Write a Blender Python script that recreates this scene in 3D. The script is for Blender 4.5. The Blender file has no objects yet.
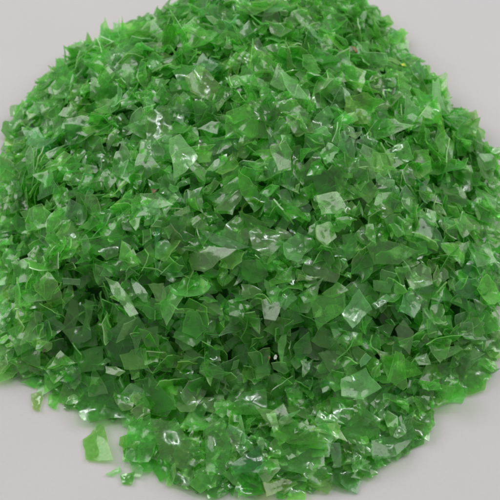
import bpy, bmesh, math, random
from mathutils import Vector, Matrix, noise
from mathutils.bvhtree import BVHTree

random.seed(11)
rnd = random.random
uni = random.uniform
sc = bpy.context.scene
col = sc.collection

# ------------------------------------------------------------------ camera
ELEV = math.radians(60)
DIST = 0.45
LENS = 81.0
AIM = Vector((0, 0, 0.012))
CAM = AIM + Vector((0, -math.cos(ELEV), math.sin(ELEV))) * DIST
cam_d = bpy.data.cameras.new('camera')
cam = bpy.data.objects.new('camera', cam_d)
col.objects.link(cam)
cam.location = CAM
ROT = (AIM - CAM).to_track_quat('-Z', 'Y')
cam.rotation_euler = ROT.to_euler()
cam_d.lens = LENS
cam_d.sensor_width = 36
cam_d.clip_start = 0.01
cam_d.clip_end = 50
cam_d.dof.use_dof = True
cam_d.dof.focus_distance = DIST - 0.03
cam_d.dof.aperture_fstop = 19
sc.camera = cam
ROTI = ROT.inverted()


def ray(px, py):
    d = Vector(((px - 250) / 500 * 36 / LENS, -(py - 250) / 500 * 36 / LENS, -1))
    return (ROT @ d).normalized()


def at(px, py, z=0.0):
    d = ray(px, py)
    return CAM + d * ((z - CAM.z) / d.z)


def pix(p):
    q = ROTI @ (p - CAM)
    return (250 + q.x / -q.z * LENS / 36 * 500, 250 - q.y / -q.z * LENS / 36 * 500)


# ------------------------------------------------------------------ lamps (a dull room: ceiling tube, plus soft side panels added for sheen)
LAMP_PANEL = Vector((-1.25, 0.75, 1.3))
LAMP_RIGHT = Vector((1.35, 0.7, 1.3))
LAMP_TUBE = Vector((0.35, 0.35, 1.7))


def area(name, loc, sx, sy, watts, color, aim=Vector((0, 0, 0)), roll=0.0):
    l = bpy.data.lights.new(name, 'AREA')
    l.shape = 'RECTANGLE'
    l.size, l.size_y = sx, sy
    l.energy = watts
    l.color = color
    o = bpy.data.objects.new(name, l)
    col.objects.link(o)
    o.location = loc
    o.rotation_euler = ((aim - loc).to_track_quat('-Z', 'Y') @ Matrix.Rotation(roll, 4, 'Z').to_quaternion()).to_euler()
    return o


area('added_side_panel', LAMP_PANEL, 1.4, 1.2, 27, (1.0, 0.99, 0.97))  # soft panel added at the left for pale sheen, no actual window
area('added_side_panel', LAMP_RIGHT, 1.4, 1.2, 21, (1.0, 0.985, 0.965))  # weaker added panel, evens out the left one
area('ceiling_tube', LAMP_TUBE, 0.9, 0.09, 8, (0.97, 1.0, 1.0), roll=0.5)

w = bpy.data.worlds.new('World')
sc.world = w
w.use_nodes = True
w.node_tree.nodes['Background'].inputs[0].default_value = (1.0, 0.985, 0.965, 1)
w.node_tree.nodes['Background'].inputs[1].default_value = 0.36

# ------------------------------------------------------------------ materials


def new_mat(name):
    m = bpy.data.materials.new(name)
    m.use_nodes = True
    nt = m.node_tree
    nt.nodes.clear()
    return m, nt


def N(nt, t, **kw):
    n = nt.nodes.new(t)
    for k, v in kw.items():
        setattr(n, k, v)
    return n


def math_n(nt, op, a, b=None, clamp=False):
    n = N(nt, 'ShaderNodeMath', operation=op, use_clamp=clamp)
    for i, v in enumerate((a, b)):
        if v is None:
            continue
        if isinstance(v, (int, float)):
            n.inputs[i].default_value = v
        else:
            nt.links.new(v, n.inputs[i])
    return n.outputs[0]


def mixsh(nt, fac, a, b):
    n = N(nt, 'ShaderNodeMixShader')
    if isinstance(fac, (int, float)):
        n.inputs[0].default_value = fac
    else:
        nt.links.new(fac, n.inputs[0])
    nt.links.new(a, n.inputs[1])
    nt.links.new(b, n.inputs[2])
    return n.outputs[0]


def mulcol(nt, a, b):
    n = N(nt, 'ShaderNodeMix', data_type='RGBA', blend_type='MULTIPLY')
    n.inputs[0].default_value = 1
    for i, v in ((6, a), (7, b)):
        if isinstance(v, tuple):
            n.inputs[i].default_value = v
        else:
            nt.links.new(v, n.inputs[i])
    return n.outputs[2]


def plastic(name, body0, edge):
    m, nt = new_mat(name)
    L = nt.links.new
    out = N(nt, 'ShaderNodeOutputMaterial')
    at_ = N(nt, 'ShaderNodeAttribute', attribute_name='tint')
    tc = N(nt, 'ShaderNodeNewGeometry')
    nz = N(nt, 'ShaderNodeTexNoise')
    nz.inputs['Scale'].default_value = 110
    nz.inputs['Detail'].default_value = 1.5
    L(tc.outputs['Position'], nz.inputs['Vector'])
    nz2 = N(nt, 'ShaderNodeTexNoise')
    nz2.inputs['Scale'].default_value = 700
    nz2.inputs['Detail'].default_value = 4
    L(tc.outputs['Position'], nz2.inputs['Vector'])
    bump = N(nt, 'ShaderNodeBump')
    bump.inputs['Strength'].default_value = 0.10
    bump.inputs['Distance'].default_value = 0.0010
    L(nz.outputs[0], bump.inputs['Height'])
    tint = at_.outputs['Color']
    # slight variation of density over one flake
    ramp = N(nt, 'ShaderNodeMapRange')
    ramp.inputs[1].default_value = 0.3
    ramp.inputs[2].default_value = 0.7
    ramp.inputs[3].default_value = 0.94
    ramp.inputs[4].default_value = 1.03
    L(nz2.outputs[0], ramp.inputs[0])
    comb = N(nt, 'ShaderNodeCombineColor')
    for i in range(3):
        L(ramp.outputs[0], comb.inputs[i])
    tintv = mulcol(nt, tint, comb.outputs[0])
    tr = N(nt, 'ShaderNodeBsdfTransparent')
    L(tintv, tr.inputs[0])
    dcol = mulcol(nt, mulcol(nt, tintv, tintv), (0.90, 0.98, 0.86, 1) if not edge else (1.0, 1.0, 1.0, 1))
    if not edge:
        pal = N(nt, 'ShaderNodeMix', data_type='RGBA')
        pal.inputs[0].default_value = 0.10
        pal.inputs[7].default_value = (0.62, 0.82, 0.58, 1)
        L(dcol, pal.inputs[6])
        dcol = pal.outputs[2]
    if edge:
        lift = N(nt, 'ShaderNodeMix', data_type='RGBA')
        lift.inputs[0].default_value = 0.15
        lift.inputs[7].default_value = (0.75, 0.9, 0.6, 1)
        L(dcol, lift.inputs[6])
        dcol = lift.outputs[2]
    df = N(nt, 'ShaderNodeBsdfDiffuse')
    L(dcol, df.inputs[0])
    L(bump.outputs[0], df.inputs['Normal'])
    tl = N(nt, 'ShaderNodeBsdfTranslucent')
    L(dcol, tl.inputs[0])
    sss = mixsh(nt, 0.5, df.outputs[0], tl.outputs[0])
    body = math_n(nt, 'ADD', math_n(nt, 'MULTIPLY', at_.outputs['Alpha'], 0.32), body0, True)
    base = mixsh(nt, body, tr.outputs[0], sss)
    gl = N(nt, 'ShaderNodeBsdfGlossy')
    gl.inputs['Color'].default_value = (1, 1, 1, 1)
    rr = N(nt, 'ShaderNodeMapRange')
    rr.inputs[1].default_value = 0.35
    rr.inputs[2].default_value = 0.7
    rr.inputs[3].default_value = 0.08
    rr.inputs[4].default_value = 0.26
    L(nz2.outputs[0], rr.inputs[0])
    L(rr.outputs[0], gl.inputs['Roughness'])
    L(bump.outputs[0], gl.inputs['Normal'])
    fr = N(nt, 'ShaderNodeFresnel')
    fr.inputs[0].default_value = 1.58
    L(bump.outputs[0], fr.inputs['Normal'])
    front = math_n(nt, 'SUBTRACT', 1.0, tc.outputs['Backfacing'])
    fac = math_n(nt, 'MULTIPLY', math_n(nt, 'MULTIPLY', fr.outputs[0], front), 0.72, True)
    L(mixsh(nt, fac, base, gl.outputs[0]), out.inputs[0])
    return m


M_FACE = plastic('green_plastic', 0.12, False)
M_EDGE = plastic('cut_plastic_edge', 0.36, True)


def simple(name, colr, rough=0.6, var=0.15, scale=400):
    m, nt = new_mat(name)
    L = nt.links.new
    out = N(nt, 'ShaderNodeOutputMaterial')
    b = N(nt, 'ShaderNodeBsdfPrincipled')
    nz = N(nt, 'ShaderNodeTexNoise')
    nz.inputs['Scale'].default_value = scale
    nz.inputs['Detail'].default_value = 5
    tc = N(nt, 'ShaderNodeTexCoord')
    L(tc.outputs['Object'], nz.inputs['Vector'])
    cr = N(nt, 'ShaderNodeValToRGB')
    cr.color_ramp.elements[0].position = 0.3
    cr.color_ramp.elements[1].position = 0.7
    cr.color_ramp.elements[0].color = tuple(c * (1 - var) for c in colr) + (1,)
    cr.color_ramp.elements[1].color = tuple(min(1, c * (1 + var)) for c in colr) + (1,)
    L(nz.outputs[0], cr.inputs[0])
    L(cr.outputs[0], b.inputs['Base Color'])
    b.inputs['Roughness'].default_value = rough
    bp = N(nt, 'ShaderNodeBump')
    bp.inputs['Strength'].default_value = 0.15
    bp.inputs['Distance'].default_value = 0.0004
    L(nz.outputs[0], bp.inputs['Height'])
    L(bp.outputs[0], b.inputs['Normal'])
    L(b.outputs[0], out.inputs[0])
    return m


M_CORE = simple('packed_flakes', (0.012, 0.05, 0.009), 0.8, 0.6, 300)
M_CHIP = {'rust': simple('rust_chip', (0.15, 0.11, 0.05)), 'orange': simple('orange_chip', (0.20, 0.14, 0.05)),
          'white': simple('white_chip', (0.45, 0.47, 0.40)), 'dark': simple('dark_chip', (0.08, 0.05, 0.02)),
          'yellow': simple('yellow_chip', (0.5, 0.52, 0.10))}

# table
m, nt = new_mat('pale_paper')
L = nt.links.new
out = N(nt, 'ShaderNodeOutputMaterial')
b = N(nt, 'ShaderNodeBsdfPrincipled')
b.inputs['Roughness'].default_value = 0.75
b.inputs['Specular IOR Level'].default_value = 0.25
tc = N(nt, 'ShaderNodeTexCoord')
n1 = N(nt, 'ShaderNodeTexNoise'); n1.inputs['Scale'].default_value = 9; n1.inputs['Detail'].default_value = 3
n2 = N(nt, 'ShaderNodeTexNoise'); n2.inputs['Scale'].default_value = 900; n2.inputs['Detail'].default_value = 6
L(tc.outputs['Object'], n1.inputs['Vector']); L(tc.outputs['Object'], n2.inputs['Vector'])
mx = N(nt, 'ShaderNodeMix', data_type='FLOAT'); mx.inputs[0].default_value = 0.35
L(n1.outputs[0], mx.inputs[2]); L(n2.outputs[0], mx.inputs[3])
cr = N(nt, 'ShaderNodeValToRGB')
cr.color_ramp.elements[0].position = 0.3; cr.color_ramp.elements[1].position = 0.7
cr.color_ramp.elements[0].color = (0.438, 0.412, 0.425, 1); cr.color_ramp.elements[1].color = (0.474, 0.447, 0.460, 1)
L(mx.outputs[0], cr.inputs[0]); L(cr.outputs[0], b.inputs['Base Color'])
bp = N(nt, 'ShaderNodeBump'); bp.inputs['Strength'].default_value = 0.2; bp.inputs['Distance'].default_value = 0.0002
L(n2.outputs[0], bp.inputs['Height']); L(bp.outputs[0], b.inputs['Normal'])
L(b.outputs[0], out.inputs[0])
M_TABLE = m
me = bpy.data.meshes.new('table_surface')
me.from_pydata([(-2, -2, 0), (2, -2, 0), (2, 2, 0), (-2, 2, 0)], [], [(0, 1, 2, 3)])
me.materials.append(M_TABLE)
tb = bpy.data.objects.new('table_surface', me)
col.objects.link(tb)
tb['kind'] = 'structure'

# ------------------------------------------------------------------ shape of the heap
BACK = [(-8, 250), (-5, 205), (-2, 166), (7, 148), (17, 121), (32, 101), (47, 85), (70, 57), (94, 47), (110, 38), (138, 30),
        (163, 20), (190, 4), (230, -8), (280, -13), (320, -9), (354, 2), (377, 21), (399, 43), (414, 66), (436, 84),
        (448, 104), (470, 122), (490, 150), (502, 188), (507, 250)]
APRON = BACK + [(506, 300), (500, 338), (489, 385), (462, 392), (436, 404), (428, 436), (400, 455), (378, 470),
                (354, 486), (322, 484), (306, 494), (262, 494), (210, 494), (176, 484), (150, 470), (124, 474), (118, 452),
                (128, 424), (84, 412), (40, 388), (18, 380), (-2, 374), (-8, 330)]
MOUND = BACK + [(506, 295), (497, 330), (470, 362), (436, 384), (400, 404), (335, 412), (262, 408), (200, 402), (128, 400),
                (82, 388), (30, 372), (0, 356), (-7, 315)]


def ground_poly(pts):
    return [(p.x, p.y) for p in (at(x, y, 0.002) for x, y in pts)]


G_APRON, G_MOUND = ground_poly(APRON), ground_poly(MOUND)


def inside(p, poly):
    x, y = p
    c = False
    j = len(poly) - 1
    for i in range(len(poly)):
        xi, yi = poly[i]
        xj, yj = poly[j]
        if (yi > y) != (yj > y) and x < (xj - xi) * (y - yi) / (yj - yi) + xi:
            c = not c
        j = i
    return c


def edge_dist(p, poly):
    x, y = p
    best = 9
    for i in range(len(poly)):
        x1, y1 = poly[i - 1]
        x2, y2 = poly[i]
        dx, dy = x2 - x1, y2 - y1
        t = max(0, min(1, ((x - x1) * dx + (y - y1) * dy) / (dx * dx + dy * dy)))
        best = min(best, math.hypot(x - x1 - t * dx, y - y1 - t * dy))
    return best if inside(p, poly) else -best


# dark hollows between flakes (pixel, radius in metres, depth)
PITS = [(85, 288, .0075, .013), (98, 318, .006, .013), (62, 345, .005, .010), (92, 346, .005, .007), (150, 325, .005, .005),
        (305, 338, .009, .009), (325, 332, .008, .008), (322, 275, .007, .008), (372, 268, .006, .006), (385, 315, .007, .008),
        (378, 335, .006, .008), (205, 127, .005, .006), (182, 128, .005, .005), (240, 345, .006, .008), (262, 396, .009, .006),
        (210, 396, .008, .005), (300, 375, .007, .005), (60, 148, .004, .005), (440, 150, .006, .006), (385, 135, .005, .005),
        (230, 295, .006, .006), (300, 305, .006, .006), (120, 345, .005, .004), (270, 340, .006, .006)]


def height0(x, y):
    dm = edge_dist((x, y), G_MOUND)
    da = edge_dist((x, y), G_APRON)
    h = 0.0
    if da > 0:
        h = 0.0055 * (1 - math.exp(-da / 0.006))
    if dm > 0:
        h = max(h, 0.004 * (1 - math.exp(-dm / 0.003)) + 0.050 * (1 - math.exp(-dm / 0.047)))
    if dm > -0.004:
        n = noise.noise(Vector((x * 42, y * 42, 3.3))) * 0.0060 + noise.noise(Vector((x * 95, y * 95, 8.1))) * 0.0028
        h += n * max(0, min(1, (dm + 0.004) / 0.02))
    return max(h, 0)


# grid cache of the heap height
GX, GY, GS = -0.125, -0.14, 0.002
NX, NY = 126, 150
grid0 = [[height0(GX + i * GS, GY + j * GS) for j in range(NY)] for i in range(NX)]


def samp(g, x, y):
    u = max(0, min(NX - 1.001, (x - GX) / GS))
    v = max(0, min(NY - 1.001, (y - GY) / GS))
    i, j = int(u), int(v)
    a, b_ = u - i, v - j
    return (g[i][j] * (1 - a) + g[i + 1][j] * a) * (1 - b_) + (g[i][j + 1] * (1 - a) + g[i + 1][j + 1] * a) * b_


def surf(px, py, g):
    d = ray(px, py)
    t = (0.08 - CAM.z) / d.z
    for k in range(400):
        p = CAM + d * t
        if p.z <= max(samp(g, p.x, p.y), 0):
            return p
        t += 0.0006
    return at(px, py)


pits3 = [(surf(a, b_, grid0), r, d * 0.8) for a, b_, r, d in PITS]
grid = [[max(0, grid0[i][j] - sum(d * math.exp(-((GX + i * GS - p.x) ** 2 + (GY + j * GS - p.y) ** 2) / (r * r)) for p, r, d in pits3))
         for j in range(NY)] for i in range(NX)]


def H(x, y):
    return samp(grid, x, y)


def normal(x, y, e=0.004):
    return Vector((H(x - e, y) - H(x + e, y), H(x, y - e) - H(x, y + e), 2 * e)).normalized()


# ------------------------------------------------------------------ flakes
TONES = {  # tint of one surface, word for labels
    'pale': ((0.79, 0.98, 0.74), 'pale green'), 'bright': ((0.69, 0.97, 0.575), 'bright green'),
    'mid': ((0.62, 0.945, 0.50), 'mid green'), 'deep': ((0.52, 0.885, 0.40), 'deep green'),
    'yellow': ((0.75, 0.96, 0.52), 'yellowish green'), 'olive': ((0.60, 0.84, 0.42), 'olive green'),
    'teal': ((0.50, 0.91, 0.58), 'bluish green'), 'grey': ((0.73, 0.95, 0.68), 'greyish green')}


def split_edges(poly, jag):
    o = []
    arc = [uni(-jag, jag) if rnd() < .5 else 0 for _ in poly]
    n = len(poly)
    for i in range(n):
        a = Vector(poly[i])
        b_ = Vector(poly[(i + 1) % n])
        o.append(a)
        e = b_ - a
        nrm = Vector((-e.y, e.x))
        k = 4 if e.length > 0.008 else (3 if e.length > .004 else 2)
        for q in range(1, k):
            o.append(a + e * (q / k + uni(-.08, .08)) + nrm * (uni(-jag, jag) + arc[i] * (1 if k == 2 else 4 * q * (k - q) / k / k)))
    return o


def flake_geo(poly, bend=0.0, bth=0.0, fold=0.0, fth=0.0, foff=0.0, crump=0.0, thick=0.0004, jag=0.05, cre=1.0):
    """one flake as a thin closed sheet; returns verts, faces, face material index"""
    ol = split_edges(poly, jag)
    n = len(ol)
    c = sum(ol, Vector((0, 0))) / n
    rings = [[p.copy() for p in ol], [c + (p - c) * 0.76 for p in ol], [c + (p - c) * 0.52 for p in ol],
             [c + (p - c) * 0.27 for p in ol], [c]]
    sd = uni(0, 99)
    cb, sb, cf, sf = math.cos(bth), math.sin(bth), math.cos(fth), math.sin(fth)
    size = max((p - c).length for p in ol)
    creases = [(uni(0, 6.28), uni(-.35, .45), uni(.12, .48) * cre * random.choice((-1, 1))) for _ in range(random.choice((0, 1, 1, 2, 3)))]

    def lift(p):
        q = p - c
        t = q.x * cb + q.y * sb
        s = -q.x * sb + q.y * cb
        z = 0
        if abs(bend) > 1e-3:
            kt = max(-2.6, min(2.6, bend * t))
            z = (1 - math.cos(kt)) / bend
            t = math.sin(kt) / bend
        q = Vector((t * cb - s * sb, t * sb + s * cb))
        if fold:
            f = (p - c).x * cf + (p - c).y * sf - foff * size
            z += max(0, f) * fold
        for ca_, co_, cs_ in creases:
            z += max(0, (p - c).x * math.cos(ca_) + (p - c).y * math.sin(ca_) - co_ * size) * cs_
        if crump:
            v = Vector((p.x / size * 1.3 + sd, p.y / size * 1.3, sd * .7))
            z += noise.noise(v) * crump * size * 0.9 + noise.noise(v * 2.3) * crump * size * 0.35
        return Vector((q.x + c.x, q.y + c.y, z))

    top = []
    idx = []
    for r in rings:
        idx.append(range(len(top), len(top) + len(r)))
        top += [lift(p) for p in r]
    nt_ = len(top)
    verts = [v + Vector((0, 0, thick / 2)) for v in top] + [v - Vector((0, 0, thick / 2)) for v in top]
    faces, mi = [], []
    for k in range(3):
        for i in range(n):
            j = (i + 1) % n
            a, b_, c_, d = idx[k][i], idx[k][j], idx[k + 1][j], idx[k + 1][i]
            faces.append((a, b_, c_, d)); mi.append(0)
            faces.append((d + nt_, c_ + nt_, b_ + nt_, a + nt_)); mi.append(0)
    for i in range(n):
        j = (i + 1) % n
        faces.append((idx[3][i], idx[3][j], idx[4][0])); mi.append(0)
        faces.append((idx[4][0] + nt_, idx[3][j] + nt_, idx[3][i] + nt_)); mi.append(0)
        faces.append((i, i + nt_, j + nt_, j)); mi.append(1)
    return verts, faces, mi


def signed_ccw(poly):
    a = sum(poly[i - 1][0] * poly[i][1] - poly[i][0] * poly[i - 1][1] for i in range(len(poly)))
    return poly if a > 0 else poly[::-1]


class Flake:
    pass


flakes = []


def add_flake(geo, mat4, tone, frost, tinted=None, **info):
    f = Flake()
    f.verts, f.faces, f.mi = geo
    f.mat = mat4
    f.tone = tone
    t = TONES[tone][0]
    k = uni(0.85, 1.06)
    f.tint = (min(1, t[0] * k * uni(.95, 1.06)), min(1, t[1] * k), min(1, t[2] * k * uni(.92, 1.06)), frost)
    f.shape = info.get('shape', 'flake')
    f.label = info.get('label')
    f.short = info.get('short')
    f.traced = info.get('traced', False)
    low = min((mat4 @ v).z for v in f.verts)
    if low < 0.0004:                                   # nothing dips into the table
        f.mat = Matrix.Translation((0, 0, 0.0004 - low)) @ f.mat
    flakes.append(f)
    return f


def frame(o, n, spin=0.0, xref=None):
    n = n.normalized()
    x = xref - n * xref.dot(n) if xref is not None else n.orthogonal()
    x.normalize()
    x = Matrix.Rotation(spin, 3, n) @ x
    y = n.cross(x)
    m_ = Matrix((x, y, n)).transposed().to_4x4()
    m_.translation = o
    return m_


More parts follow.
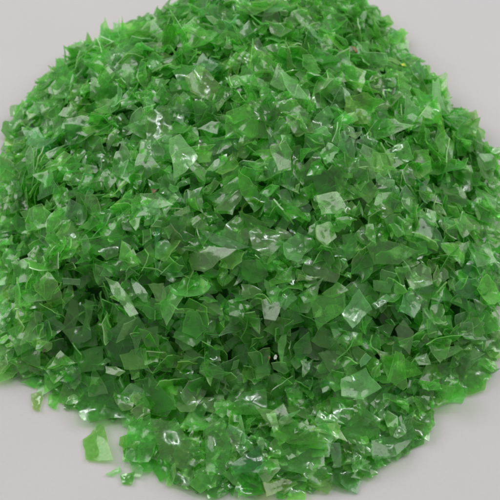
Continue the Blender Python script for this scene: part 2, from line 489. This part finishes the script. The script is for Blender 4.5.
# --- flakes one can pick out in the photograph: outline in photo pixels, tone, options, label, short name
# s: turn towards a lamp (1 added side panel, 2 tube); b: bend 1/m; f: fold; c: crumple; fr: frost; up: height above heap
T = [
 ([(99,425),(105,429),(114,462),(86,460),(83,440)],'bright',dict(f=.35,fth=.4,up=.0008,fr=.02,c=.08),'bright five-sided flake lying alone on the table, lower left','lone five-sided flake'),
 ([(31,394),(43,391),(40,411),(33,409)],'pale',dict(b=60,up=.001),'narrow pale flake hanging off the lower left edge, leftmost of three small ones','small hanging flake'),
 ([(49,395),(62,394),(56,410),(48,405)],'bright',dict(up=.001),'small tooth-shaped green flake, middle one of three at the lower left edge',None),
 ([(65,403),(75,399),(69,411),(64,410)],'pale',dict(up=.0006),'tiny slanted pale flake on the table beside the large rounded square flake',None),
 ([(78,397),(83,389),(114,379),(122,397),(127,418),(83,421),(78,412)],'deep',dict(b=18,bth=1.5,up=.003,fr=.05),'large deep green rounded square flake above the lone five-sided flake','large rounded square flake'),
 ([(105,475),(120,467),(122,472),(112,477)],'pale',dict(up=.0005),'tiny pale sliver on the table just below the lone five-sided flake',None),
 ([(120,475),(135,472),(132,485),(122,484)],'mid',dict(b=90,up=.001),'small curled green flake on the table at the bottom left of the heap',None),
 ([(105,366),(116,367),(126,372),(120,377),(106,373)],'grey',dict(s=1,fr=.5,up=.005),'short whitish flake tip shining above the large rounded square flake',None),
 ([(157,386),(182,386),(186,399),(183,422),(172,419)],'mid',dict(up=.003,fr=.15),'tall flat four-sided green flake standing over the front ledge, lower left','tall ledge flake'),
 ([(150,419),(177,422),(198,456),(187,474),(160,458)],'bright',dict(c=.15,up=.004,fr=.05),'broad bright green flake spread over the lower left apron','broad apron flake'),
 ([(128,425),(150,415),(158,440),(148,462),(124,462)],'mid',dict(c=.2,up=.003),'broad green flake reaching towards the lone five-sided flake',None),
 ([(204,432),(224,422),(231,448),(226,474),(205,471)],'bright',dict(b=110,bth=.1,s=2,up=.004),'curved bright flake with a white swirl of light near the bottom edge','swirl-lit flake'),
 ([(231,466),(244,456),(260,445),(264,460),(258,474),(234,474)],'teal',dict(s=2,f=.35,up=.004),'bluish green flake with two white light streaks at the bottom edge','bluish streaked flake'),
 ([(226,409),(244,393),(266,390),(268,412),(244,417)],'mid',dict(b=50,bth=1.2,up=.003,fr=.1),'arched green flake under the dark ledge at the bottom centre','arched ledge flake'),
 ([(203,484),(229,484),(233,488),(208,499)],'mid',dict(up=.001),'pointed green flake touching the bottom left of the picture edge',None),
 ([(168,464),(190,470),(197,492),(172,482)],'bright',dict(up=.0015,c=.1),'flat bright flake lying on the table at the lower left rim',None),
 ([(340,380),(362,371),(367,380),(377,392),(362,400),(341,396)],'grey',dict(s=1,f=.6,fth=.3,fr=.4,up=.005),'pale creased six-sided flake on the lower right front','pale creased flake'),
 ([(266,414),(276,413),(279,430),(290,438),(279,446),(271,425)],'grey',dict(b=80,s=2,fr=.35,up=.005),'narrow silvery curled flake low at the front centre','silvery front curl'),
 ([(279,440),(323,443),(325,466),(302,474),(273,466)],'bright',dict(b=16,up=.003,fr=.06),'broad flat bright flake at the bottom centre rim','broad rim flake'),
 ([(328,445),(340,444),(341,466),(334,467)],'pale',dict(f=.7,up=.005,fr=.2),'thin pale upright fold just right of the broad rim flake',None),
 ([(341,456),(350,458),(357,484),(348,490),(328,482)],'deep',dict(up=.0012,fr=.1),'deep green four-sided flake jutting out at the bottom right','jutting rim flake'),
 ([(263,482),(289,475),(293,487),(266,497)],'yellow',dict(up=.003,fr=.15,s=1),'yellowish bright flake at the very bottom centre','yellow bottom flake'),
 ([(293,479),(307,478),(305,500),(286,500)],'bright',dict(up=.0015,c=.15),'bright wedge-shaped flake beside the yellow bottom flake',None),
 ([(240,478),(258,474),(264,494),(244,497),(234,490)],'mid',dict(up=.0015,b=40),'curved green flake left of the yellow bottom flake',None),
 ([(362,406),(380,419),(377,435),(359,443),(336,438)],'mid',dict(b=35,up=.004,fr=.06),'wide five-sided green flake on the lower right apron','wide apron flake'),
 ([(370,442),(410,428),(415,437),(395,457),(372,460)],'bright',dict(b=40,bth=1.5,s=1,up=.002),'long shiny bright flake lying on the lower right rim','long shiny rim flake'),
 ([(412,410),(432,405),(435,425),(425,437),(412,435)],'bright',dict(up=.0015),'square bright flake sticking out at the lower right edge',None),
 ([(447,365),(487,355),(490,367),(485,390),(470,395),(450,385)],'bright',dict(up=.002,c=.1,fr=.05),'large bright flake at the far lower right edge','large right edge flake'),
 ([(395,329),(404,319),(414,332),(410,355),(399,342)],'pale',dict(up=.005,b=40),'clear diamond-shaped flake with pale rim on the right front','clear diamond flake'),
 ([(386,380),(397,351),(405,355),(406,386),(401,390)],'mid',dict(up=.005),'see-through kite-shaped flake below the clear diamond flake','see-through kite flake'),
 ([(415,358),(426,354),(430,365),(419,365)],'grey',dict(s=1,fr=.5,up=.005),'tiny white-lit flake right of the see-through kite flake',None),
 ([(426,337),(435,350),(457,346),(460,352),(436,367)],'grey',dict(f=.7,s=1,fr=.25,up=.004),'pale folded flake with a white edge near the right rim','white-edged right fold'),
 ([(421,307),(432,319),(428,329),(417,332),(423,320)],'pale',dict(b=120,up=.004),'crescent-shaped pale curl on the right slope','crescent curl'),
 ([(70,299),(77,301),(78,319),(71,340),(62,331)],'olive',dict(b=60,bth=0,up=.004,fr=.2),'olive upright leaf-shaped flake in the dark left hollow','olive upright leaf'),
 ([(85,299),(95,302),(89,328),(82,337)],'mid',dict(b=60,bth=0,up=.003),'slim upright flake just right of the olive upright leaf',None),
 ([(62,278),(80,279),(80,285),(63,284)],'grey',dict(up=.005,fr=.5),'thin pale strip lying above the dark left hollow',None),
 ([(107,280),(120,284),(131,300),(139,314),(130,317),(115,297)],'grey',dict(b=70,s=1,fr=.25,up=.005),'long silvery flake slanting down on the left front','long silvery slant'),
 ([(131,278),(145,289),(155,311),(149,309),(136,294)],'pale',dict(f=.8,s=1,up=.005,fr=.15),'narrow shiny fold right of the long silvery slant','narrow shiny fold'),
 ([(160,286),(169,284),(184,298),(166,325),(158,307)],'pale',dict(f=.4,up=.004,fr=.15,s=1),'pale kite-shaped flake with lit ridge on the left front','pale left kite'),
 ([(139,329),(158,326),(159,346),(146,347)],'mid',dict(up=.004,fr=.1),'square mid green flake below the narrow shiny fold',None),
 ([(61,351),(78,366),(46,367)],'mid',dict(s=1,up=.005,f=.4),'triangular flake with white tip near the lower left rim','white-tipped triangle'),
 ([(75,352),(103,346),(104,370),(80,373)],'deep',dict(up=.003,fr=.08),'deep green square flake right of the white-tipped triangle',None),
 ([(100,337),(112,328),(139,340),(130,368),(106,367)],'deep',dict(b=-55,up=.003,fr=.05),'bowl-shaped deep green flake on the lower left front','bowl-shaped flake'),
 ([(249,233),(258,225),(279,231),(282,243),(270,257),(252,249)],'pale',dict(b=-60,bth=1.57,s=2,up=.006,fr=.06),'glossy cup-shaped flake with white patch at the heap centre','glossy centre cup'),
 ([(285,242),(297,233),(312,234),(315,245),(297,263),(286,257)],'grey',dict(c=.5,s=1,fr=.35,up=.005),'crumpled whitish flake right of the glossy centre cup','crumpled whitish flake'),
 ([(214,209),(244,185),(241,200),(231,212)],'grey',dict(s=2,f=.4,up=.006,fr=.1),'silvery triangular flake up left of the small ring-curled flake','silvery triangle'),
 ([(207,197),(237,177),(246,183),(219,207)],'mid',dict(b=40,up=.004,fr=.1),'long leaf-shaped flake behind the silvery triangle',None),
 ([(196,227),(222,236),(249,248),(231,250),(213,243)],'pale',dict(f=.5,up=.006,fr=.2),'long pointed pale flake left of the glossy centre cup','long pointed leaf'),
 ([(141,195),(158,194),(174,205),(160,208),(145,206)],'grey',dict(s=1,f=.5,fth=1.5,up=.005,fr=.2),'pale flake with a tan chip on its edge, left slope','tan-edged pale flake'),
 ([(186,254),(210,247),(237,250),(201,270),(189,267)],'pale',dict(b=25,up=.005,fr=.15,s=1),'smooth pale flake tucked under the long pointed leaf','smooth tucked flake'),
 ([(262,300),(270,297),(286,296),(276,320),(265,318)],'pale',dict(s=1,up=.004,fr=.2),'pale tilted flake shining below the heap centre','pale tilted flake'),
 ([(317,195),(337,192),(346,206),(340,214),(321,215)],'grey',dict(s=1,fr=.4,up=.006,b=20),'whitish square flake right of the heap centre','whitish square flake'),
 ([(312,172),(342,167),(348,185),(340,193),(317,196)],'deep',dict(up=.004,fr=.05),'dark flat flake with pale rim above the whitish square flake',None),
 ([(317,225),(330,222),(337,237),(325,247),(316,238)],'pale',dict(s=1,fr=.3,up=.005),'small pale flake right of the crumpled whitish flake',None),
 ([(342,235),(358,232),(356,254),(345,263)],'mid',dict(b=35,bth=0,up=.005,fr=.08),'upright shield-shaped flake on the right of the centre','shield-shaped flake'),
 ([(365,247),(385,240),(405,245),(418,251),(399,264),(375,264)],'bright',dict(b=30,up=.004,fr=.1),'broad bright flake lying right of the shield-shaped flake','broad right flake'),
 ([(342,314),(354,293),(370,311),(360,320),(352,329)],'grey',dict(f=.5,fth=1.5,s=1,fr=.25,up=.005),'pale star-pointed flake on the right front','star-pointed flake'),
 ([(372,304),(387,293),(391,299),(376,309)],'grey',dict(s=2,fr=.1,up=.005),'small silvery sliver right of the star-pointed flake','small silvery sliver'),
 ([(309,298),(345,293),(345,310),(318,330)],'mid',dict(up=.003,fr=.08),'broad mid green flake left of the star-pointed flake',None),
 ([(405,275),(420,263),(430,268),(432,284),(412,290)],'pale',dict(b=90,up=.004,fr=.1),'rolled pale flake high on the right front','rolled right flake'),
 ([(184,79),(199,64),(210,74),(226,97),(210,101),(189,94)],'pale',dict(b=90,bth=.6,s=2,up=.006),'bulging clear flake with a white light loop near the top','bulging loop-lit flake'),
 ([(145,109),(168,109),(174,133),(159,143),(147,142)],'bright',dict(up=.005,fr=.12),'bright flat shield-shaped flake on the upper left','upper left shield'),
 ([(169,139),(180,133),(198,157),(186,172),(174,178)],'grey',dict(up=.006,fr=.5),'frosted greyish square flake below the upper left shield','frosted greyish flake'),
 ([(138,154),(148,152),(162,169),(144,181),(136,170)],'mid',dict(up=.005,fr=.15,b=30),'rounded green flake left of the frosted greyish flake',None),
 ([(155,55),(166,53),(177,57),(165,65)],'olive',dict(up=.004),'dark olive leaf-shaped flake left of the bulging loop-lit flake','dark olive leaf'),
 ([(228,114),(245,104),(263,106),(267,136),(226,139)],'mid',dict(b=30,up=.004,fr=.1),'wide arched green flake above the heap centre','wide arched flake'),
 ([(192,102),(219,102),(213,127),(198,131)],'mid',dict(up=.003,fr=.05),'smooth green flake below the bulging loop-lit flake',None),
 ([(303,135),(318,114),(329,107),(334,118),(322,134),(308,144)],'grey',dict(b=90,bth=.8,s=2,fr=.1,up=.006),'shiny silver rolled flake on the upper right','shiny silver roll'),
 ([(285,117),(299,111),(306,130),(293,134)],'pale',dict(s=1,up=.005,b=60,fr=.1),'bright ridged flake left of the shiny silver roll',None),
 ([(269,147),(282,145),(290,153),(291,170),(278,171)],'pale',dict(f=.7,fth=1.3,fr=.2,up=.006,s=1),'folded pale pocket-shaped flake above the heap centre','pocket-shaped flake'),
 ([(344,99),(365,97),(377,105),(370,116),(345,118)],'yellow',dict(f=.6,fth=1.5,up=.005,fr=.25),'yellowish bent flake with pale top on the upper right','yellowish bent flake'),
 ([(373,110),(386,108),(392,126),(374,130)],'mid',dict(up=.004,fr=.12),'flat green flake right of the yellowish bent flake',None),
 ([(354,144),(365,136),(378,142),(374,149)],'grey',dict(s=2,fr=.15,c=.3,up=.005),'small white glinting flake on the upper right slope','white glinting flake'),
 ([(350,189),(371,180),(379,192),(368,204)],'bright',dict(up=.004,fr=.1,b=40),'bright four-sided flake right of the whitish square flake',None),
 ([(23,129),(39,128),(48,146),(33,151)],'grey',dict(s=1,b=60,fr=.2,up=.003),'rounded silvery flake at the upper left rim','silvery rim flake'),
 ([(5,137),(16,132),(19,150),(6,152)],'yellow',dict(up=.002),'thin yellowish see-through flake at the outer left rim',None),
 ([(26,111),(42,100),(45,110),(30,119)],'yellow',dict(up=.002,fr=.1),'yellow green flake on the upper left rim above the silvery rim flake',None),
 ([(65,119),(99,116),(109,129),(86,137),(62,129)],'mid',dict(up=.004,fr=.15,b=25),'long flat green flake right of the silvery rim flake','long flat left flake'),
 ([(422,87),(446,78),(437,97),(425,101)],'bright',dict(up=.002,fr=.1),'sharp pointed flake sticking out at the upper right rim','sharp right point'),
 ([(435,107),(449,96),(452,110),(440,114)],'bright',dict(up=.002,fr=.05),'upright flake on the right rim below the sharp right point',None),
 ([(458,117),(474,121),(481,130),(464,131)],'bright',dict(up=.002),'flat flake jutting out right below the sharp right point',None),
 ([(105,28),(121,33),(116,44),(104,43)],'bright',dict(up=.002),'small spike of a flake on the top left rim','top left spike'),
 ([(120,24),(150,23),(146,40),(126,46)],'mid',dict(up=.003,fr=.15),'broad green flake on the top left rim beside the spike',None),
 ([(98,68),(134,57),(142,74),(112,80)],'pale',dict(s=1,c=.4,up=.004,fr=.1),'wrinkled shiny flake on the upper left slope','wrinkled shiny flake'),
 ([(180,4),(206,-4),(214,12),(190,20)],'mid',dict(up=.003,fr=.1),'broad green flake cut by the top picture edge, left part','top edge flake'),
 ([(250,42),(258,38),(268,62),(256,66)],'pale',dict(s=2,b=60,up=.005),'narrow glinting flake near the top centre','narrow top glint'),
 ([(278,64),(290,80),(284,92),(270,88)],'pale',dict(fr=.2,up=.004,f=.5),'folded pale flake right below the narrow top glint',None),
 ([(320,62),(345,52),(352,66),(332,76)],'bright',dict(up=.004,fr=.1),'flat bright flake beside the tawny chip near the top right','flat top right flake'),
 ([(385,150),(405,142),(412,160),(392,170)],'mid',dict(b=40,up=.004,fr=.1),'curved green flake right of the white glinting flake',None),
 ([(440,192),(462,186),(470,204),(448,212)],'bright',dict(b=20,fr=.12,up=.004),'bright flake on the far right slope','far right flake'),
 ([(465,245),(488,240),(496,262),(474,270)],'pale',dict(b=50,fr=.1,up=.003,s=1),'pale arched flake close to the right picture edge','pale right edge arch'),
 ([(20,212),(44,204),(50,226),(28,232)],'bright',dict(b=30,fr=.12,up=.004),'bright flake on the far left slope','far left flake'),
 ([(12,262),(36,256),(42,278),(18,284)],'mid',dict(fr=.1,up=.004),'flat green flake near the left picture edge','flat left edge flake'),
 ([(8,330),(30,322),(38,345),(18,356)],'bright',dict(fr=.06,up=.003),'bright four-sided flake at the lower left rim of the heap','lower left rim flake'),
 ([(95,225),(118,216),(128,236),(106,248)],'mid',dict(fr=.1,b=35,up=.004),'curved green flake on the middle left slope','middle left flake'),
 ([(420,215),(436,222),(430,242),(414,236)],'pale',dict(fr=.15,s=1,up=.004),'tilted pale flake on the middle right slope','middle right pale flake'),
]
to_lamp = {1: LAMP_PANEL, 2: LAMP_TUBE, 3: LAMP_RIGHT}
traced_px = []
for poly, tone, op, label, short in T:
    traced_px.append(poly)
    cx = sum(p[0] for p in poly) / len(poly)
    cy = sum(p[1] for p in poly) / len(poly)
    s = surf(cx, cy, grid0)
    o = s + Vector((0, 0, op.get('up', .003)))
    tocam = (CAM - o).normalized()
    if op.get('s') == 1 and cx > 250:
        op['s'] = 3
    if 's' in op:
        n = (tocam + (to_lamp[op['s']] - o).normalized()).normalized()
        n = (n + Vector((uni(-1, 1), uni(-1, 1), uni(-1, 1))) * 0.06).normalized()
    elif op.get('up', .003) <= .0016:
        n = Vector((uni(-.08, .08), uni(-.08, .08), 1)).normalized()
    else:
        n = (normal(s.x, s.y) * 0.9 + tocam * 0.5 + Vector((uni(-1, 1), uni(-1, 1), uni(-1, 1))) * 0.28).normalized()
    mt = frame(o, n, xref=Vector((1, 0, 0)))
    inv = mt.inverted()
    loc = []
    for p in poly:
        d = ray(*p)
        t = (o - CAM).dot(n) / d.dot(n)
        q = inv @ (CAM + d * t)
        loc.append((q.x, q.y))
    geo = flake_geo(signed_ccw(loc), op.get('b', uni(-14, 14)), op.get('bth', uni(0, 3.1)), op.get('f', 0), op.get('fth', uni(0, 6.2)),
                    uni(-.1, .2), op.get('c', .16), .00045, .03, .25 if op.get('up', .003) < .0018 else .6)
    add_flake(geo, mt, tone, op.get('fr', 0.0) * .6, label=label, short=short, traced=True)

# the small ring-curled flake
rc = surf(252, 215, grid0) + Vector((0, 0, .0030))
n = ((CAM - rc).normalized() + Vector((.15, .1, .55))).normalized()
mt = frame(rc, n, xref=Vector((1, 0, 0)))
vs, fs, ms = [], [], []
RN = 26
for i in range(RN):
    a = 0.5 + 5.6 * i / (RN - 1)
    for rr_, z in ((.0039, .0024), (.0039, -.0024), (.0034, -.0024), (.0034, .0024)):
        k = 1 + .16 * math.sin(2 * a + .6) + .05 * math.sin(3 * a)
        z += .0005 * math.sin(a * 1.7)
        vs.append(Vector((math.cos(a) * rr_ * k, math.sin(a) * rr_, z)))
for i in range(RN - 1):
    for k in range(4):
        a, b_ = i * 4 + k, i * 4 + (k + 1) % 4
        fs.append((a, a + 4, b_ + 4, b_)); ms.append(0)
fs += [(0, 1, 2, 3), ((RN - 1) * 4 + 3, (RN - 1) * 4 + 2, (RN - 1) * 4 + 1, (RN - 1) * 4)]
ms += [1, 1]
add_flake((vs, fs, ms), mt, 'olive', .1, label='small ring-curled flake with olive middle at the heap centre', short='ring-curled flake', traced=True)
traced_px.append([(242, 205), (262, 205), (262, 225), (242, 225)])


def in_traced(px, py):
    for poly in traced_px:
        if min(p[0] for p in poly) <= px <= max(p[0] for p in poly) and inside((px, py), poly):
            return True
    return False


# --- the mass of flakes
def random_poly(size, amin=.22):
    n = random.choice((3, 4, 4, 4, 5, 5, 6))
    asp = uni(0.5, 1.0) if rnd() > .15 else uni(amin, amin + .2)
    a0 = uni(0, 6.28)
    pts = []
    for i in range(n):
        a = a0 + (i + uni(-.30, .30)) * 2 * math.pi / n
        r = size * (uni(.62, 1.1) if rnd() > .1 else uni(.3, .5))
        pts.append((math.cos(a) * r, math.sin(a) * r * asp))
    return pts, n


gx0, gx1 = min(p[0] for p in G_APRON), max(p[0] for p in G_APRON)
gy0, gy1 = min(p[1] for p in G_APRON), max(p[1] for p in G_APRON)
WORD = {3: 'triangular', 4: 'four-cornered', 5: 'broad', 6: 'broad'}
LAYERS = [(0.0034, 1300), (0.0008, 1600), (-0.0016, 1400), (-0.0046, 1250), (-0.0076, 900), (0.0046, 380)]
for off, cnt in LAYERS:
    made = 0
    while made < cnt:
        x, y = uni(gx0, gx1), uni(gy0, gy1)
        da = edge_dist((x, y), G_APRON)
        if da < 0.0012:
            continue
        dm = edge_dist((x, y), G_MOUND)
        if dm < 0 and rnd() < .08:
            made += 1
            continue
        if dm > 0 and rnd() > .62 / normal(x, y).z:
            continue
        made += 1
        h = H(x, y)
        size = min(0.0098, max(0.0030, random.lognormvariate(math.log(0.0058), .28)))
        z = h + off + uni(-.0012, .0012)
        if off > .002 and any((p.x - x) ** 2 + (p.y - y) ** 2 < (r * .7) ** 2 for p, r, d in pits3) and rnd() < .55:
            continue
        size *= 1 + 1.8 * max(0, y - .01)
        if da < .008:
            size *= .85
        if off > .004:
            size = uni(.0016, .0034)
        px, py = pix(Vector((x, y, z)))
        if off > -0.001 and in_traced(px, py):
            z -= .004
            if .002 < off < .004:
                continue
            if off > .004:
                z += .004
                if rnd() < .8:
                    continue
        z = max(z, 0.0006)
        nrm = normal(x, y)
        if da < .010:
            nrm = (nrm + Vector((0, 0, 1.3))).normalized()
        tilt = random.gauss(0, .58) if dm > .006 else random.gauss(0, .26)
        if off > .004:
            tilt *= 1.3
        if da < .012:
            tilt = max(-.35, min(.35, tilt))
            size *= .9
        ax = Vector((uni(-1, 1), uni(-1, 1), uni(-.3, .3))).normalized()
        nrm = Matrix.Rotation(tilt, 3, ax) @ nrm
        if nrm.z < .05:
            nrm.z = .05 + abs(nrm.z) * .3
        pts, ns = random_poly(size, .5 if da < .012 else .22)
        kind = rnd()
        bend = fold = 0
        cr_ = uni(.06, .26)
        wd = [max(p[q] for p in pts) - min(p[q] for p in pts) for q in (0, 1)]
        shape = WORD[ns] if max(wd) < 2.2 * min(wd) else 'narrow'
        if kind < .40:
            bend = uni(25, 110) * random.choice((-1, 1))
        elif kind < .66:
            fold = uni(.5, 1.6)
            shape = 'folded ' + shape
        elif kind < .74:
            cr_ = uni(.4, .75)
            shape = 'crumpled ' + shape
        elif kind < .79:
            bend = uni(110, 200) * random.choice((-1, 1))
            shape = 'tightly curled'
        tone = random.choices(('pale', 'bright', 'mid', 'deep', 'yellow', 'olive', 'teal', 'grey'), (26, 28, 28, 16, .4, .5, .3, 3))[0]
        if dm < 0 and rnd() < .6:  # apron tones pushed brighter, standing in for light passing through thin flakes
            tone = random.choice(('bright', 'bright', 'pale'))
        fr = max(0, random.gauss(.08, .10)) + (.06 if tone == 'grey' else 0)
        geo = flake_geo(signed_ccw(pts), bend, uni(0, 3.14), fold, uni(0, 6.28), uni(-.25, .3), cr_, uni(.00034, .0006), .055)
        add_flake(geo, frame(Vector((x, y, z)), nrm, uni(0, 6.28)), tone, fr, shape=shape)

# --- which flakes show largest from the photograph's side
V, F, own = [], [], []
for k, f in enumerate(flakes):
    b0 = len(V)
    V += [f.mat @ v for v in f.verts]
    for fc in f.faces:
        F.append([i + b0 for i in fc])
        own.append(k)
bvh = BVHTree.FromPolygons(V, F)
cnt = [0] * len(flakes)
cxs = [[0, 0] for _ in flakes]
G = 400
for i in range(G):
    for j in range(G):
        px, py = (i + .5) * 500 / G, (j + .5) * 500 / G
        hit = bvh.ray_cast(CAM, ray(px, py))
        if hit[2] is not None:
            k = own[hit[2]]
            cnt[k] += 1
            cxs[k][0] += px
            cxs[k][1] += py
order = sorted(range(len(flakes)), key=lambda k: (not flakes[k].traced, -cnt[k]))
chosen = [k for k in order if not flakes[k].traced or cnt[k] >= 8][:300]
for k in chosen:
    flakes[k].px = (cxs[k][0] / cnt[k], cxs[k][1] / cnt[k])


def build_mesh(name, verts, faces, mi, tints, mats):
    me = bpy.data.meshes.new(name)
    me.from_pydata([tuple(v) for v in verts], [], faces)
    for m_ in mats:
        me.materials.append(m_)
    me.polygons.foreach_set('material_index', mi)
    me.polygons.foreach_set('use_smooth', [True] * len(faces))
    ca = me.color_attributes.new('tint', 'FLOAT_COLOR', 'POINT')
    flat = []
    for t in tints:
        flat += t
    ca.data.foreach_set('color', flat)
    me.set_sharp_from_angle(angle=math.radians(38))
    me.update()
    return me


# labels: by look, then by the place beside a flake that is easy to find
marks = [k for k in chosen if flakes[k].short and cnt[k] >= 25]
SECT = ['right of', 'up right of', 'above', 'up left of', 'left of', 'down left of', 'below', 'down right of']


def where(k, m_):
    dx = flakes[k].px[0] - flakes[m_].px[0]
    dy = flakes[m_].px[1] - flakes[k].px[1]
    return SECT[int(round(math.atan2(dy, dx) / (math.pi / 4))) % 8], math.hypot(dx, dy)


pend = {}
for k in chosen:
    f = flakes[k]
    if f.label:
        continue
    m_ = min(marks, key=lambda q: where(k, q)[1])
    s, d = where(k, m_)
    pend.setdefault((f.shape, TONES[f.tone][1], s, m_), []).append((d, k))
ORD = ['nearest', 'second nearest', 'third nearest', 'fourth nearest', 'fifth nearest']
for (shape, tn, s, m_), lst in pend.items():
    lst.sort()
    for i, (d, k) in enumerate(lst):
        pre = '' if len(lst) == 1 else ORD[min(i, 4)] + ' '
        flakes[k].label = '%s%s %s flake %s the %s' % (pre, shape, tn, s, flakes[m_].short)

picked = set(chosen)
for k in chosen:
    f = flakes[k]
    me = build_mesh('plastic_flake', f.verts, f.faces, f.mi, [f.tint] * len(f.verts), (M_FACE, M_EDGE))
    o = bpy.data.objects.new('plastic_flake', me)
    col.objects.link(o)
    o.matrix_world = f.mat
    o['label'] = f.label
    o['category'] = 'plastic flake'
    o['group'] = 'green plastic flakes in the heap'

# everything too small or too deep to tell apart, with the packed inside of the heap
V, F, MI, TI = [], [], [], []
for k, f in enumerate(flakes):
    if k in picked:
        continue
    b0 = len(V)
    V += [f.mat @ v for v in f.verts]
    F += [tuple(i + b0 for i in fc) for fc in f.faces]
    MI += f.mi
    TI += [f.tint] * len(f.verts)
b0 = len(V)
idx = {}
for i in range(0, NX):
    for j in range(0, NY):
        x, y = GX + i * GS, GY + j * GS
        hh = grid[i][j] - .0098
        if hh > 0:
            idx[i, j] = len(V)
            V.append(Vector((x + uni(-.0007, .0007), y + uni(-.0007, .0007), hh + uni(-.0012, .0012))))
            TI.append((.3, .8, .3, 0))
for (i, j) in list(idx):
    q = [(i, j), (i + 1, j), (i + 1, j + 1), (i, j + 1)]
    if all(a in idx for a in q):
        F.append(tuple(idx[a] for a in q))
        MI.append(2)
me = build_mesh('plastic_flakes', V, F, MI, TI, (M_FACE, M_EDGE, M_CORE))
o = bpy.data.objects.new('flake_heap', me)
col.objects.link(o)
o['kind'] = 'stuff'
o['label'] = 'heap of shredded green plastic flakes on a pale table'
o['category'] = 'flake heap'


# --- stray chips of other colours caught in the heap
def chip(px, py, size, colr, label, up=.0075):
    s = surf(px, py, grid0) + Vector((0, 0, up))
    pts, _ = random_poly(size)
    geo = flake_geo(signed_ccw(pts), 60, uni(0, 3), 0, 0, 0, .4, .0006, .08)
    n = ((CAM - s).normalized() + normal(s.x, s.y)).normalized()
    me = build_mesh('stray_chip', geo[0], geo[1], [0] * len(geo[1]), [(1, 1, 1, 0)] * len(geo[0]), (M_CHIP[colr],))
    o = bpy.data.objects.new('stray_chip', me)
    col.objects.link(o)
    o.matrix_world = frame(s, n, uni(0, 6))
    o['label'] = label
    o['category'] = 'chip'
    o['group'] = 'stray chips in the heap'


chip(353, 60, .0022, 'orange', 'small tawny brown chip near the top right of the heap')
chip(155, 202, .0020, 'rust', 'small tan chip on the edge of a pale flake, left slope')
chip(275, 366, .0012, 'white', 'tiny white chip low on the front centre')
chip(269, 366, .0011, 'rust', 'tiny brown chip touching the white chip')
chip(47, 359, .0015, 'dark', 'tiny dark brown chip at the lower left rim')
chip(402, 71, .0014, 'yellow', 'tiny yellow chip at the upper right rim', .004)

# ------------------------------------------------------------------ render
sc.render.engine = 'CYCLES'
cy = sc.cycles
cy.max_bounces = 8
cy.use_adaptive_sampling = True
cy.adaptive_threshold = 0.07
cy.adaptive_min_samples = 24
cy.diffuse_bounces = 3
cy.glossy_bounces = 2
cy.transmission_bounces = 8
cy.transparent_max_bounces = 9
cy.use_denoising = True
cy.sample_clamp_indirect = 4
cy.filter_width = 2.2
cy.caustics_reflective = False
sc.view_settings.view_transform = 'Standard'
sc.view_settings.look = 'None'
sc.view_settings.exposure = 0
